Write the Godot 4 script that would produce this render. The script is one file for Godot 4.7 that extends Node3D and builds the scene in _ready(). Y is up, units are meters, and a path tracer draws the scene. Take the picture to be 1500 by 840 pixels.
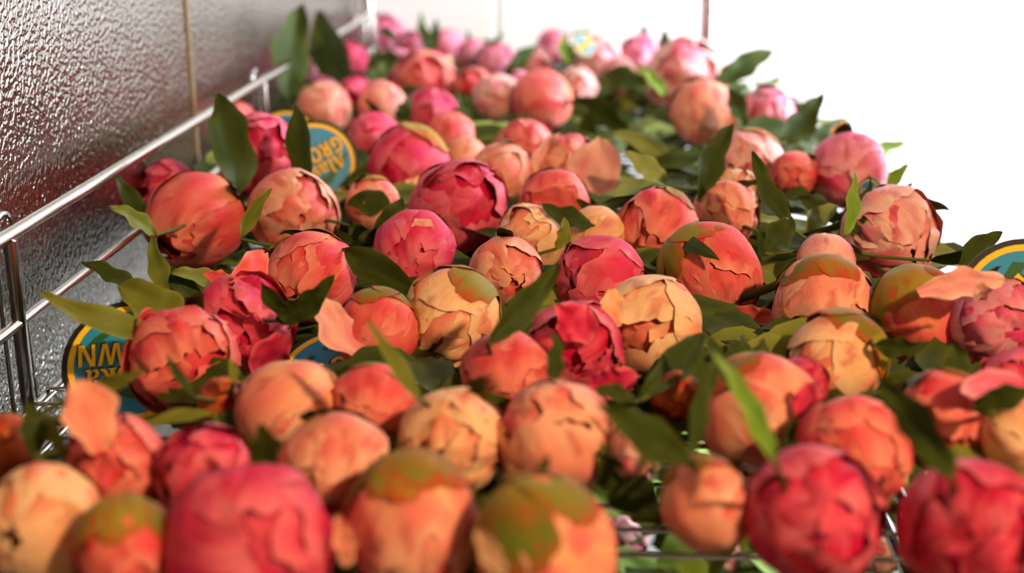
extends Node3D
# Peony buds piled on a chrome wire shelf in a walk-in cooler. Units are metres; the shelf's wires lie at y = 0,
# the shelf runs away from the lens along -z.

const F := 2060.0
const CAM_Y := 0.295
var cam_basis: Basis
var cam_pos := Vector3(0, CAM_Y, 0)
var rng := RandomNumberGenerator.new()
var noise := FastNoiseLite.new()
var M := {}
var buds := {}          # id -> {pos, r, depth, node, tip}
var order := []
var used := {}

# ------------------------------------------------------------------ pixels to places
func ray(px: float, py: float) -> Vector3:
	return cam_basis * Vector3((px - 750.0) / F, -(py - 420.0) / F, -1.0)
func at(px: float, py: float, t: float) -> Vector3:
	return cam_pos + ray(px, py) * t
func plane_t(px: float, py: float, h: float) -> float:
	var d := ray(px, py)
	return (h - CAM_Y) / minf(d.y, -0.02)
func pixel_of(p: Vector3) -> Vector2:
	var c := cam_basis.inverse() * (p - cam_pos)
	return Vector2(750.0 + F * c.x / -c.z, 420.0 - F * c.y / -c.z)

# ------------------------------------------------------------------ naming
func numbered(called: String) -> String:
	var n: int = used.get(called, 0)
	used[called] = n + 1
	return called if n == 0 else "%s_%03d" % [called, n]
func thing(called: String, label: String, category: String, where := Vector3.ZERO, group := "") -> Node3D:
	var o := Node3D.new()
	o.name = numbered(called)
	add_child(o)
	o.position = where
	o.set_meta("label", label)
	o.set_meta("category", category)
	if group != "":
		o.set_meta("group", group)
	return o
func setting(called: String) -> Node3D:
	var o := Node3D.new()
	o.name = called
	add_child(o)
	o.set_meta("kind", "structure")
	return o
func part(called: String, mesh: Mesh, mat: Material, parent: Node3D, tr := Transform3D.IDENTITY) -> MeshInstance3D:
	var o := MeshInstance3D.new()
	o.name = called
	o.mesh = mesh
	o.material_override = mat
	o.transform = tr
	parent.add_child(o, true)
	return o

# ------------------------------------------------------------------ meshes
func grid_mesh(pts: PackedVector3Array, cols: PackedColorArray, uvs: PackedVector2Array, nu: int, nv: int) -> ArrayMesh:
	var idx := PackedInt32Array()
	var nor := PackedVector3Array()
	nor.resize(pts.size())
	var w := nu + 1
	for j in nv + 1:
		for i in w:
			var a := pts[j * w + mini(i + 1, nu)] - pts[j * w + maxi(i - 1, 0)]
			var b := pts[mini(j + 1, nv) * w + i] - pts[maxi(j - 1, 0) * w + i]
			nor[j * w + i] = b.cross(a).normalized()
	for j in nv:
		for i in nu:
			var q := j * w + i
			idx.append_array([q, q + 1, q + w, q + 1, q + w + 1, q + w])
	var arr := []
	arr.resize(Mesh.ARRAY_MAX)
	arr[Mesh.ARRAY_VERTEX] = pts
	arr[Mesh.ARRAY_NORMAL] = nor
	if cols.size() > 0:
		arr[Mesh.ARRAY_COLOR] = cols
	arr[Mesh.ARRAY_TEX_UV] = uvs
	arr[Mesh.ARRAY_INDEX] = idx
	var m := ArrayMesh.new()
	m.add_surface_from_arrays(Mesh.PRIMITIVE_TRIANGLES, arr)
	return m

func tube(points: PackedVector3Array, r0: float, r1: float, sides := 8, col := Color.WHITE) -> ArrayMesh:
	var n := points.size()
	var pts := PackedVector3Array()
	var cols := PackedColorArray()
	var uvs := PackedVector2Array()
	var side := Vector3.UP
	for k in n:
		var dir := (points[mini(k + 1, n - 1)] - points[maxi(k - 1, 0)]).normalized()
		if k == 0:
			side = dir.cross(Vector3(0.13, 0.97, 0.21)).normalized()
			if side.length() < 0.1:
				side = dir.cross(Vector3.RIGHT).normalized()
		side = (side - dir * side.dot(dir)).normalized()
		var up := dir.cross(side)
		for ring in (2 if (k == 0 or k == n - 1) else 1):
			var cap := (k == 0 and ring == 0) or (k == n - 1 and ring == 1)
			var r := 0.0001 if cap else lerpf(r0, r1, float(k) / maxi(n - 1, 1))
			for s in sides + 1:
				var a := TAU * s / sides
				pts.append(points[k] + (side * cos(a) + up * sin(a)) * r)
				cols.append(col)
				uvs.append(Vector2(float(s) / sides, float(k) / n))
	return grid_mesh(pts, cols, uvs, sides, pts.size() / (sides + 1) - 1)

func rod(a: Vector3, b: Vector3, r: float, sides := 10) -> ArrayMesh:
	return tube(PackedVector3Array([a, b]), r, r, sides)

func box(size: Vector3) -> ArrayMesh:
	# a box with chamfered edges
	var c := minf(0.004, minf(size.x, minf(size.y, size.z)) * 0.3)
	var st := SurfaceTool.new()
	st.begin(Mesh.PRIMITIVE_TRIANGLES)
	st.set_smooth_group(-1)
	var h := size * 0.5
	var hull := PackedVector3Array()
	for ax in 3:
		for sg in [-1.0, 1.0]:
			var u := (ax + 1) % 3
			var v := (ax + 2) % 3
			var q := []
			for e in [[-1, -1], [1, -1], [1, 1], [-1, 1]]:
				var p := Vector3.ZERO
				p[ax] = sg * h[ax]
				p[u] = e[0] * (h[u] - c)
				p[v] = e[1] * (h[v] - c)
				q.append(p)
			quad(st, q)
	for ax in 3:
		var u := (ax + 1) % 3
		var v := (ax + 2) % 3
		for e in [[-1, -1], [1, -1], [1, 1], [-1, 1]]:
			var q := []
			for k in 4:
				var p := Vector3.ZERO
				p[ax] = (h[ax] - c) * (-1.0 if k == 0 or k == 3 else 1.0)
				p[u] = e[0] * (h[u] - (c if k < 2 else 0.0))
				p[v] = e[1] * (h[v] - (0.0 if k < 2 else c))
				q.append(p)
			quad(st, q)
	st.generate_normals()
	return st.commit()
func quad(st: SurfaceTool, q: Array) -> void:
	var mid: Vector3 = (q[0] + q[1] + q[2] + q[3]) * 0.25
	var n: Vector3 = (q[1] - q[0]).cross(q[2] - q[0])
	var o := [0, 1, 2, 0, 2, 3] if n.dot(mid) < 0 else [0, 2, 1, 0, 3, 2]
	for k in o:
		st.add_vertex(q[k])
func slab(called: String, lo: Vector3, hi: Vector3, mat: Material, parent: Node3D) -> void:
	part(called, box(hi - lo), mat, parent, Transform3D(Basis.IDENTITY, (lo + hi) * 0.5))

func flat_ring(r_in: float, r_out: float, y: float, thick: float, n := 40) -> ArrayMesh:
	# a washer or, with r_in 0, a disc, lying in the xy plane with its face at z = y
	var st := SurfaceTool.new()
	st.begin(Mesh.PRIMITIVE_TRIANGLES)
	st.set_smooth_group(-1)
	for k in n:
		var a := TAU * k / n
		var b := TAU * (k + 1) / n
		var ca := Vector3(cos(a), sin(a), 0)
		var cb := Vector3(cos(b), sin(b), 0)
		var z := Vector3(0, 0, y)
		var zb := Vector3(0, 0, y - thick)
		for v in [ca * r_in + z, cb * r_out + z, ca * r_out + z, ca * r_in + z, cb * r_in + z, cb * r_out + z]:
			st.add_vertex(v)
		for v in [ca * r_out + z, cb * r_out + z, ca * r_out + zb, cb * r_out + z, cb * r_out + zb, ca * r_out + zb]:
			st.add_vertex(v)
		for v in [ca * r_in + zb, ca * r_out + zb, cb * r_out + zb, ca * r_in + zb, cb * r_out + zb, cb * r_in + zb]:
			st.add_vertex(v)
	st.generate_normals()
	return st.commit()

func flat_shape(outline: Array, z: float, thick: float) -> ArrayMesh:
	var poly := PackedVector2Array(outline)
	var tri := Geometry2D.triangulate_polygon(poly)
	var st := SurfaceTool.new()
	st.begin(Mesh.PRIMITIVE_TRIANGLES)
	st.set_smooth_group(-1)
	for k in tri:
		st.add_vertex(Vector3(poly[k].x, poly[k].y, z))
	for k in poly.size():
		var a := poly[k]
		var b := poly[(k + 1) % poly.size()]
		for v in [Vector3(a.x, a.y, z), Vector3(b.x, b.y, z), Vector3(a.x, a.y, z - thick), Vector3(b.x, b.y, z), Vector3(b.x, b.y, z - thick), Vector3(a.x, a.y, z - thick)]:
			st.add_vertex(v)
	st.generate_normals()
	return st.commit()

# ------------------------------------------------------------------ colours
func lin(r: int, g: int, b: int) -> Color:
	return Color8(r, g, b).srgb_to_linear()
var TONES := {}
var FLECK := lin(186, 22, 52)
func tones() -> void:
	# body, rim, deep flush, heart, base of the petal
	TONES = {
		"cream": [lin(250, 203, 158), lin(252, 222, 186), lin(238, 138, 112), lin(238, 120, 108), lin(246, 206, 120)],
		"peach": [lin(245, 160, 138), lin(250, 204, 178), lin(234, 100, 106), lin(232, 92, 104), lin(246, 196, 138)],
		"coral": [lin(236, 103, 106), lin(247, 164, 146), lin(222, 52, 76), lin(224, 56, 82), lin(240, 158, 100)],
		"hot": [lin(228, 54, 106), lin(242, 134, 152), lin(208, 14, 76), lin(212, 18, 84), lin(232, 112, 104)],
		"crimson": [lin(208, 32, 86), lin(236, 112, 136), lin(172, 6, 54), lin(182, 6, 62), lin(202, 70, 78)],
		"pale": [lin(246, 184, 180), lin(251, 216, 206), lin(234, 104, 134), lin(236, 110, 142), lin(250, 210, 176)],
		"rose": [lin(236, 128, 164), lin(246, 184, 200), lin(214, 52, 118), lin(218, 60, 124), lin(240, 170, 170)],  # cool daylight on the far buds is put into this pink
		"dried": [lin(190, 82, 46), lin(214, 130, 62), lin(150, 22, 30), lin(160, 24, 34), lin(196, 140, 60)],
		"leaf": [lin(52, 65, 22), lin(78, 88, 36)],
		"olive": [lin(104, 114, 46), lin(132, 138, 66)],  # warm lamplight put into leaf green; plain olive on sepals and random leaves
		"bright": [lin(108, 146, 50), lin(150, 176, 84)],  # leaf green with daylight and glow from behind put into the colour
		"silver": [lin(138, 156, 92), lin(168, 182, 120)],
		"redgreen": [lin(138, 128, 44), lin(172, 34, 36)],
	}

# ------------------------------------------------------------------ flowers
# A petal that hugs a globe whose pole is -y (the stem) and whose tip is +y.
func petal(R: float, ay: float, lon0: float, halfw: float, top: float, roff: float, lift: float, spread: float, ruffle: float, tilt: float, n: int, tone: Array, flush_amount: float, base_amount: float, s: float) -> ArrayMesh:
	var pts := PackedVector3Array()
	var cols := PackedColorArray()
	var uvs := PackedVector2Array()
	var e1 := Vector3(cos(lon0), 0, sin(lon0))
	var e2 := Vector3(-sin(lon0), 0, cos(lon0))
	for j in n + 1:
		var v := float(j) / n
		for i in n + 1:
			var u := -1.0 + 2.0 * i / n
			var au := absf(u)
			var edge := 1.0 - 0.22 * pow(au, 2.2) + 0.07 * noise.get_noise_2d(u * 60.0, s * 31.0) + 0.035 * noise.get_noise_2d(u * 210.0, s * 57.0)
			var phi := 0.06 + (top - 0.06) * v * edge
			phi *= 1.0 - spread * 0.42 * v
			var w := halfw * (0.28 + 0.72 * smoothstep(0.0, 0.5, v)) * (1.0 + 0.07 * noise.get_noise_2d(v * 90.0 + 40.0 * signf(u), s * 13.0))
			var be := u * w
			var d := (e1 * sin(phi) - Vector3(0, cos(phi), 0)) * cos(be) + e2 * sin(be)
			var big := noise.get_noise_3d(d.x * 62.0 + s * 9.0, d.y * 62.0, d.z * 62.0)
			var fine := noise.get_noise_3d(d.x * 190.0, d.y * 190.0 + s * 17.0, d.z * 190.0)
			var folds := sin(u * 7.0 + s * 5.0 + 2.0 * big) * smoothstep(0.35, 1.0, v)
			var rim := maxf(smoothstep(0.74, 1.0, v), 0.8 * smoothstep(0.78, 1.0, au) * smoothstep(0.2, 0.5, v))
			var r := 1.0 + roff + tilt * u + lift * rim * (0.7 + 0.6 * absf(fine)) + 0.03 * big
			r += ruffle * (0.10 * big + 0.055 * fine * smoothstep(0.3, 0.9, v) + 0.04 * folds)
			r *= 1.0 + spread * 0.30 * v * v
			var p := d * R * r
			p.y *= ay
			pts.append(p)
			uvs.append(Vector2(u * 0.5 + 0.5 + s * 0.37, v))
			var streak := noise.get_noise_2d(u * 330.0 + s * 100.0, v * 40.0)
			var c: Color = tone[0]
			c = c.lerp(tone[4], clampf(base_amount * (1.0 - smoothstep(0.1, 0.75, v + 0.35 * big)), 0, 1))
			c = c.lerp(tone[2], clampf(flush_amount * (0.35 + 1.5 * big + 0.5 * streak), 0, 1))
			c = c.lerp(tone[1], clampf(0.75 * rim + 0.35 * streak - 0.05, 0, 0.8))
			var fleck := noise.get_noise_2d(u * 150.0 + s * 71.0, v * 120.0 + s * 11.0)
			if fleck > 0.52 and v > 0.55:
				c = c.lerp(FLECK, clampf((fleck - 0.52) * 5.0, 0, 0.5))
			cols.append(c)
	return grid_mesh(pts, cols, uvs, n, n)

func petal_ball(R: float, ay: float, n: int, tone: Array, s: float) -> ArrayMesh:
	var pts := PackedVector3Array()
	var cols := PackedColorArray()
	var uvs := PackedVector2Array()
	for j in n + 1:
		var phi := PI * j / n
		for i in n + 1:
			var lon := TAU * i / n
			var d := Vector3(sin(phi) * cos(lon), -cos(phi), sin(phi) * sin(lon))
			var k := noise.get_noise_3d(d.x * 130.0 + s * 9.0, d.y * 130.0, d.z * 130.0)
			pts.append(Vector3(d.x, d.y * ay, d.z) * R * (1.0 + 0.10 * k))
			uvs.append(Vector2(float(i) / n * 3.0, float(j) / n))
			cols.append(tone[0].lerp(tone[2], clampf(0.5 + k, 0, 1)))
	return grid_mesh(pts, cols, uvs, n, n)

func make_bud(id: String, label: String, pos: Vector3, R: float, tip: Vector3, tone_name: String, how: float, detail: int, group := "", stem_len := 0.15, base_green := 1.0, called := "peony_bud") -> Node3D:
	var root := thing(called, label, "flower bud", pos, group)
	var t: Array = TONES[tone_name]
	tip = tip.normalized()
	var b := Basis(Quaternion(Vector3.UP, tip)) * Basis(Vector3.UP, rng.randf() * TAU)
	var tr := Transform3D(b, Vector3.ZERO)
	var ay := rng.randf_range(1.0, 1.12)
	var lon := rng.randf() * TAU
	var heart := [t[3].lerp(t[0], 0.25), t[0].lerp(t[1], 0.5), t[2], t[2], t[3]]
	# heart of the bud, then crumpled inner petals, then the smooth outer ones
	part("heart", petal_ball(R * 0.80, ay, detail, heart, rng.randf() * 10.0), M.petal, root, tr)
	var n_in := 4 if detail > 8 else 3
	for k in n_in:
		part("inner_petal", petal(R, ay, lon + TAU * k / n_in + rng.randf_range(-.2, .2), rng.randf_range(0.7, 1.1), rng.randf_range(2.7, 3.3), -0.095 + 0.012 * k, 0.02, 0.0, 0.5 + how, rng.randf_range(-.03, .05), detail, heart, 0.9, 0.0, rng.randf() * 10.0), M.petal, root, tr)
	var n_mid := 4 if detail > 8 else 3
	lon += rng.randf() * 2.0
	for k in n_mid:
		part("petal", petal(R, ay, lon + TAU * k / n_mid + rng.randf_range(-.3, .3), rng.randf_range(0.8, 1.1), rng.randf_range(2.5, 3.2) - how * 0.3, -0.038 + 0.008 * k, 0.012 + 0.02 * how, how * 0.10, 0.35 + how * 0.8, 0.03, detail, t, 0.75, 0.3, rng.randf() * 10.0), M.petal, root, tr)
	var n_out := 3 if how < 0.16 else 4
	var wide := 1.25 if how < 0.16 else 1.0
	lon += rng.randf() * 2.0
	for k in n_out:
		var top := rng.randf_range(2.2, 2.9) - how * 0.6
		if k == n_out - 1 and how < 0.3:
			top = rng.randf_range(3.0, 3.6)
		part("petal", petal(R, ay, lon + TAU * k / n_out + rng.randf_range(-.3, .3), rng.randf_range(0.85, 1.15) * wide, top, 0.0 + 0.009 * k, 0.008 + 0.03 * how, how * rng.randf_range(0.0, 0.45), 0.10 + how * 0.5, 0.02, detail, t, 0.42, 0.8, rng.randf() * 10.0), M.petal, root, tr)
	# calyx
	if base_green > 0.0:
		var g: Array = TONES["redgreen"]
		var cap := 1.0 + 0.75 * smoothstep(0.1, 0.5, -tip.y)
		for k in 5:
			var sg := [lin(150, 144, 52).lerp(lin(92, 108, 38), rng.randf()), lin(186, 60, 44), lin(176, 84, 44), g[1], lin(150, 148, 56)]
			part("sepal", petal(R, ay, lon + TAU * k / 5.0 + 0.6 + rng.randf_range(-.3, .3), rng.randf_range(0.45, 0.75), rng.randf_range(0.6, 0.95) * base_green * cap, 0.05 + 0.005 * k, 0.0, 0.0, 0.15, 0.0, maxi(detail - 5, 5), sg, 0.35, 0.5, rng.randf() * 10.0), M.leaf, root, tr)
		for k in 1:
			var a := rng.randf() * TAU
			var out := b * Vector3(cos(a), 0, sin(a))
			var q0 := -tip * R * 0.95 + out * R * 0.3
			var q1 := -tip * R * 0.5 + out * R * 1.25
			var q2 := tip * R * rng.randf_range(-0.2, 0.5) + out * R * rng.randf_range(1.15, 1.6)
			part("bract", blade(q0, q1, q2, R * rng.randf_range(0.14, 0.26), -out, 0.3, "leaf", 0.1, maxi(detail - 6, 4), rng.randf() * 10.0), M.leaf, root)
	# stem: away from the tip, settling down on the wires
	if stem_len > 0.0:
		var s0 := -tip * R * 0.96
		var back := Vector3(rng.randf_range(-0.25, 0.25) - (1.3 if pos.x > 0.10 else 0.0), 0, -1.0).normalized()
		var floor_y := 0.006 - pos.y if group != "lower" else s0.y - 0.05
		var s3 := s0 + back * stem_len
		s3.y = floor_y
		var s1 := s0 - tip * (R * 0.5 if tip.y < -0.15 else stem_len * 0.25)
		s1.y = clampf(s1.y, floor_y + 0.004, maxf(s0.y - (0.012 if tip.y < -0.15 else 0.0), floor_y + 0.004))
		var s2 := s0.lerp(s3, 0.6)
		s2.y = lerpf(s0.y, floor_y, 0.8)
		var line := PackedVector3Array()
		for k in 7:
			line.append(s0.bezier_interpolate(s1, s2, s3, k / 6.0))
		part("stem", tube(line, 0.0027, 0.0024, 7, lin(70, 82, 34).lerp(lin(92, 78, 38), rng.randf())), M.leaf, root)
	buds[id] = {"pos": pos, "r": R, "node": root, "tip": tip}
	return root

# A leaf or a single petal along the curve a - b - c; "out" is the way its upper face looks.
func blade(a: Vector3, b: Vector3, c: Vector3, half_w: float, out: Vector3, fold: float, tone_name: String, wave: float, n: int, s: float, round_end := false) -> ArrayMesh:
	var t: Array = TONES[tone_name]
	var pts := PackedVector3Array()
	var cols := PackedColorArray()
	var uvs := PackedVector2Array()
	var nv := n * 2
	var twist := 0.0 if round_end else fposmod(s * 3.7, 1.6) - 0.8
	for j in nv + 1:
		var v := float(j) / nv
		var p := a.lerp(b, v).lerp(b.lerp(c, v), v)
		var dir := ((b - a).lerp(c - b, v)).normalized()
		var side := dir.cross(out).normalized()
		side = side.rotated(dir, twist * (v - 0.4))
		var up := side.cross(dir)
		var w := 0.0
		if round_end:
			w = half_w * pow(maxf(sin(PI * (0.10 + 0.88 * pow(v, 0.85))), 0.0), 0.45) * (0.55 + 0.45 * smoothstep(0.0, 0.6, v))
		else:
			w = half_w * pow(maxf(sin(PI * pow(v * 0.985 + 0.008, 0.80)), 0.0), 0.85)
		for i in n + 1:
			var u := -1.0 + 2.0 * i / n
			var au := absf(u)
			var wob := noise.get_noise_2d(v * 130.0 + 50.0 * signf(u), s * 40.0)
			var q := p + side * u * w * (1.0 + (0.12 + wave) * wob)
			q += up * (au * w * fold * (1.0 - 0.35 * au) + wave * half_w * au * noise.get_noise_2d(v * 150.0 + 90.0 * signf(u), s * 23.0) * 1.6)
			if round_end:
				q += up * 0.10 * half_w * noise.get_noise_2d(u * 120.0 + s, v * 120.0 + s * 3.0) + dir * half_w * 0.16 * noise.get_noise_2d(u * 160.0, s * 8.0) * v
			pts.append(q)
			uvs.append(Vector2(u * 0.5 + 0.5, v))
			var streak := noise.get_noise_2d(u * 300.0 + s * 90.0, v * 60.0)
			var col: Color = t[0]
			if round_end:
				col = col.lerp(t[2], clampf(0.45 * (0.4 + 1.4 * noise.get_noise_2d(u * 50.0 + s * 9.0, v * 60.0)) + 0.2 * (1.0 - v), 0, 0.8))
				col = col.lerp(t[1], clampf(0.7 * maxf(smoothstep(0.8, 1.0, v), smoothstep(0.82, 1.0, au)) + 0.3 * streak, 0, 0.8))
			else:
				var vein := absf(fposmod(v * 9.0 + au * 1.6, 1.0) - 0.5) < 0.09
				col = col.lerp(t[1], clampf((0.75 if au < 0.06 else 0.0) + (0.22 if vein else 0.0) + 0.5 * noise.get_noise_2d(u * 60.0 + s * 7.0, v * 110.0), 0, 0.9))
				if au > 0.97:
					col = col.lerp(t[1], 0.6)
			cols.append(col)
	return grid_mesh(pts, cols, uvs, n, nv)

func nearest(p: Vector3) -> String:
	var best := ""
	var bd := 1e9
	for id in buds:
		var d: float = (buds[id].pos - p).length()
		if d < bd:
			bd = d
			best = id
	return best

# One leaf given by the pixels of its base and tip, the sideways bend of its midrib and its width in pixels; dz: nearer (-) or
# farther than the layer of buds at its base, dd: how far the tip leans away (+).
func leaf(bx: float, by: float, tx: float, ty: float, wpx: float, bend: float, dz: float, dd: float, roll: float, tone: String, wave := 0.2, owner_id := "", h := 0.055) -> void:
	var t0 := plane_t(bx, by, h) + dz
	if owner_id != "":
		t0 = (cam_basis.inverse() * (buds[owner_id].pos - cam_pos)).z * -1.0 + dz
	var t1 := t0 + dd
	var a := at(bx, by, t0)
	var c := at(tx, ty, t1)
	var dirpx := Vector2(tx - bx, ty - by).normalized()
	var mid := Vector2((bx + tx) * 0.5, (by + ty) * 0.5) + Vector2(-dirpx.y, dirpx.x) * bend
	var b := at(mid.x, mid.y, (t0 + t1) * 0.5 - absf(bend) * t0 / F * 0.3)
	var axis := (c - a).normalized()
	var out := (cam_pos - b).normalized().rotated(axis, deg_to_rad(roll))
	var half_w := wpx * 0.46 * t0 / F
	var petal_like: bool = TONES[tone].size() > 2
	var id := owner_id if owner_id != "" else nearest(a)
	var node: Node3D = buds[id].node
	var o := node.position
	var n := 7 if wpx > 22 else 5
	var made := part("loose_petal" if petal_like else "leaf", blade(a - o, b - o, c - o, half_w, out, 0.45 if not petal_like else 0.35, tone, wave, n, rng.randf() * 10.0, petal_like), M.petal if petal_like else M.leaf, node)
	if not petal_like:
		var s0: Vector3 = -buds[id].tip * buds[id].r * 1.05
		if (a - o).distance_to(s0) < 0.13:
			var k := (a - o - (b - a) * 0.25).lerp(s0, 0.4)
			k.y = minf(k.y, (a - o).y)
			var line := PackedVector3Array()
			for q in 5:
				var v := q / 4.0
				line.append((a - o).lerp(k, v).lerp(k.lerp(s0, v), v))
			part("leafstalk", tube(line, 0.0011, 0.0015, 5, lin(84, 96, 38)), M.leaf, made)

func place_buds(table: Array) -> void:
	var n := table.size()
	var t := PackedFloat32Array()
	var d := PackedVector3Array()
	var pr := PackedFloat32Array()
	for e in table:
		d.append(ray(e[1], e[2]))
		pr.append(e[3] * 0.53 / F)
		t.append(plane_t(e[1], e[2], 0.055 + (e[9] if e.size() > 9 else 0.0)))
	var t_first := t.duplicate()
	for it in 60:
		for i in n:
			for j in range(i + 1, n):
				var pi := d[i] * t[i]
				var pj := d[j] * t[j]
				var gap := (pr[i] * t[i] + pr[j] * t[j]) * 0.86 - pi.distance_to(pj)
				if gap > 0.0:
					var s := 1.0 if t[i] > t[j] or (t[i] == t[j] and table[i][2] < table[j][2]) else -1.0
					t[i] += s * gap * 0.3
					t[j] -= s * gap * 0.3
		for i in n:
			t[i] = lerpf(t[i], t_first[i], 0.03)
			var low := CAM_Y + d[i].y * t[i] - pr[i] * t[i] * 0.95
			if low < 0.002:
				t[i] = minf(t[i], (CAM_Y - 0.002) / (-d[i].y + pr[i] * 0.95))
	for i in n:
		var e: Array = table[i]
		var px: float = e[3]
		var detail := 17 if px > 90 else (12 if px > 60 else 8)
		var tip: Vector3 = e[4]
		tip += Vector3(rng.randf_range(-.1, .1), rng.randf_range(-.1, .1), rng.randf_range(-.1, .1))
		make_bud(e[0], e[7], cam_pos + d[i] * t[i], pr[i] * t[i], tip, e[5], e[6], detail, e[8] if e.size() > 8 else "")

func tag(px: float, py: float, t: float, R: float, normal: Vector3, up_hint: Vector3, label: String) -> void:
	var root := thing("hang_tag", label, "tag", at(px, py, t))
	normal = normal.normalized()
	var up := (up_hint - normal * up_hint.dot(normal)).normalized()
	root.basis = Basis(up.cross(normal), up, normal)
	part("card", flat_ring(0.0, R, 0.0, 0.0012), M.tag_black, root)
	part("border", flat_ring(R * 0.82, R * 0.91, 0.0004, 0.0004), M.tag_yellow, root)
	part("face", flat_ring(0.0, R * 0.82, 0.0003, 0.0003), M.tag_teal, root)
	part("printed_hill", flat_shape([Vector2(-.80, .10) * R, Vector2(-.55, .30) * R, Vector2(-.35, .42) * R, Vector2(-.1, .60) * R, Vector2(.1, .52) * R, Vector2(.34, .58) * R, Vector2(.5, .40) * R, Vector2(.2, .38) * R, Vector2(-.15, .40) * R, Vector2(-.45, .16) * R], 0.0006, 0.0003), M.tag_green, root)
	part("printed_hill", flat_shape([Vector2(.80, -.14) * R, Vector2(.5, -.45) * R, Vector2(.22, -.60) * R, Vector2(.16, -.54) * R, Vector2(.45, -.36) * R, Vector2(.68, -.08) * R], 0.0006, 0.0003), M.tag_green, root)
	part("printed_hill", flat_shape([Vector2(-.1, -.52) * R, Vector2(0.02, -.62) * R, Vector2(-.12, -.70) * R, Vector2(-.22, -.62) * R], 0.0006, 0.0003), M.tag_green, root)
	for line in [["Alaska", 0.33, 0.22, M.serif], ["GROWN", 0.355, -0.16, M.sans]]:
		for k in 2:
			var m := TextMesh.new()
			m.text = line[0]
			m.font = line[3]
			m.font_size = 64
			m.pixel_size = R * line[1] / 48.0
			m.depth = 0.0003
			m.curve_step = 4.0
			var o := Vector3(0, R * line[2], 0.0012)
			if k == 0:
				o += Vector3(R * 0.028, -R * 0.028, -0.0004)
			var tm := Transform3D(Basis.IDENTITY.scaled(Vector3(0.86, 1.0, 1.0)), o)
			part("lettering", m, M.tag_black if k == 0 else M.tag_yellow, root, tm)

# ------------------------------------------------------------------ materials
func plain(c: Color, rough: float, metal := 0.0) -> StandardMaterial3D:
	var m := StandardMaterial3D.new()
	m.albedo_color = c
	m.roughness = rough
	m.metallic = metal
	return m

func materials() -> void:
	noise.seed = 7
	noise.noise_type = FastNoiseLite.TYPE_SIMPLEX_SMOOTH
	noise.frequency = 0.02
	noise.fractal_type = FastNoiseLite.FRACTAL_NONE
	var fibre := Image.create(256, 256, false, Image.FORMAT_RGB8)
	var fn := FastNoiseLite.new()
	fn.seed = 3
	fn.frequency = 0.05
	for y in 256:
		for x in 256:
			var k := 0.945 + 0.05 * fn.get_noise_2d(x * 3.0, y * 0.25) + 0.03 * fn.get_noise_2d(x * 0.9, y * 0.9 + 500.0)
			fibre.set_pixel(x, y, Color(k, k * 0.985, k * 0.985))
	var p := plain(Color.WHITE, 0.62)
	p.vertex_color_use_as_albedo = true
	p.albedo_texture = ImageTexture.create_from_image(fibre)
	p.backlight = Color(0.42, 0.30, 0.26)
	p.metallic_specular = 0.35
	M.petal = p
	var l := plain(Color.WHITE, 0.58)
	l.vertex_color_use_as_albedo = true
	l.backlight = Color(0.30, 0.36, 0.12)
	l.metallic_specular = 0.25
	M.leaf = l
	M.chrome = plain(Color(0.80, 0.79, 0.77), 0.16, 1.0)
	# embossed sheet metal
	var en := FastNoiseLite.new()
	en.seed = 21
	en.noise_type = FastNoiseLite.TYPE_SIMPLEX_SMOOTH
	en.fractal_type = FastNoiseLite.FRACTAL_FBM
	en.fractal_octaves = 2
	en.frequency = 0.042
	var bump := en.get_seamless_image(1024, 1024, false, false, 0.1)
	bump.convert(Image.FORMAT_RGBA8)
	bump.bump_map_to_normal_map(9.0)
	var e := plain(Color(0.58, 0.56, 0.53), 0.17, 1.0)
	e.normal_enabled = true
	e.normal_texture = ImageTexture.create_from_image(bump)
	e.normal_scale = 0.36
	e.uv1_triplanar = true
	e.uv1_world_triplanar = true
	e.uv1_scale = Vector3(4.0, 4.0, 4.0)
	M.embossed = e
	M.white_panel = plain(Color(0.90, 0.905, 0.90), 0.5)
	M.sealant = plain(Color8(118, 98, 68), 0.7)
	M.gasket = plain(Color8(26, 24, 20), 0.8)
	M.concrete = plain(Color8(62, 60, 57), 0.7)
	M.tag_black = plain(Color8(16, 16, 16), 0.5)
	M.tag_yellow = plain(Color8(250, 208, 30), 0.5)
	M.tag_teal = plain(Color8(24, 146, 204), 0.45)
	M.tag_green = plain(Color8(22, 92, 44), 0.5)
	var bulb := plain(Color(1, 0.9, 0.75), 0.4)
	bulb.emission_enabled = true
	bulb.emission = Color(1.0, 0.82, 0.60)
	bulb.emission_energy_multiplier = 6.0
	M.bulb = bulb
	M.brass = plain(Color8(190, 180, 150), 0.35, 1.0)
	var s1 := SystemFont.new()
	s1.font_names = PackedStringArray(["Droid Serif"])
	s1.font_weight = 700
	s1.font_italic = true
	M.serif = s1
	var s2 := SystemFont.new()
	s2.font_names = PackedStringArray(["Droid Sans"])
	s2.font_weight = 700
	M.sans = s2

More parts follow.
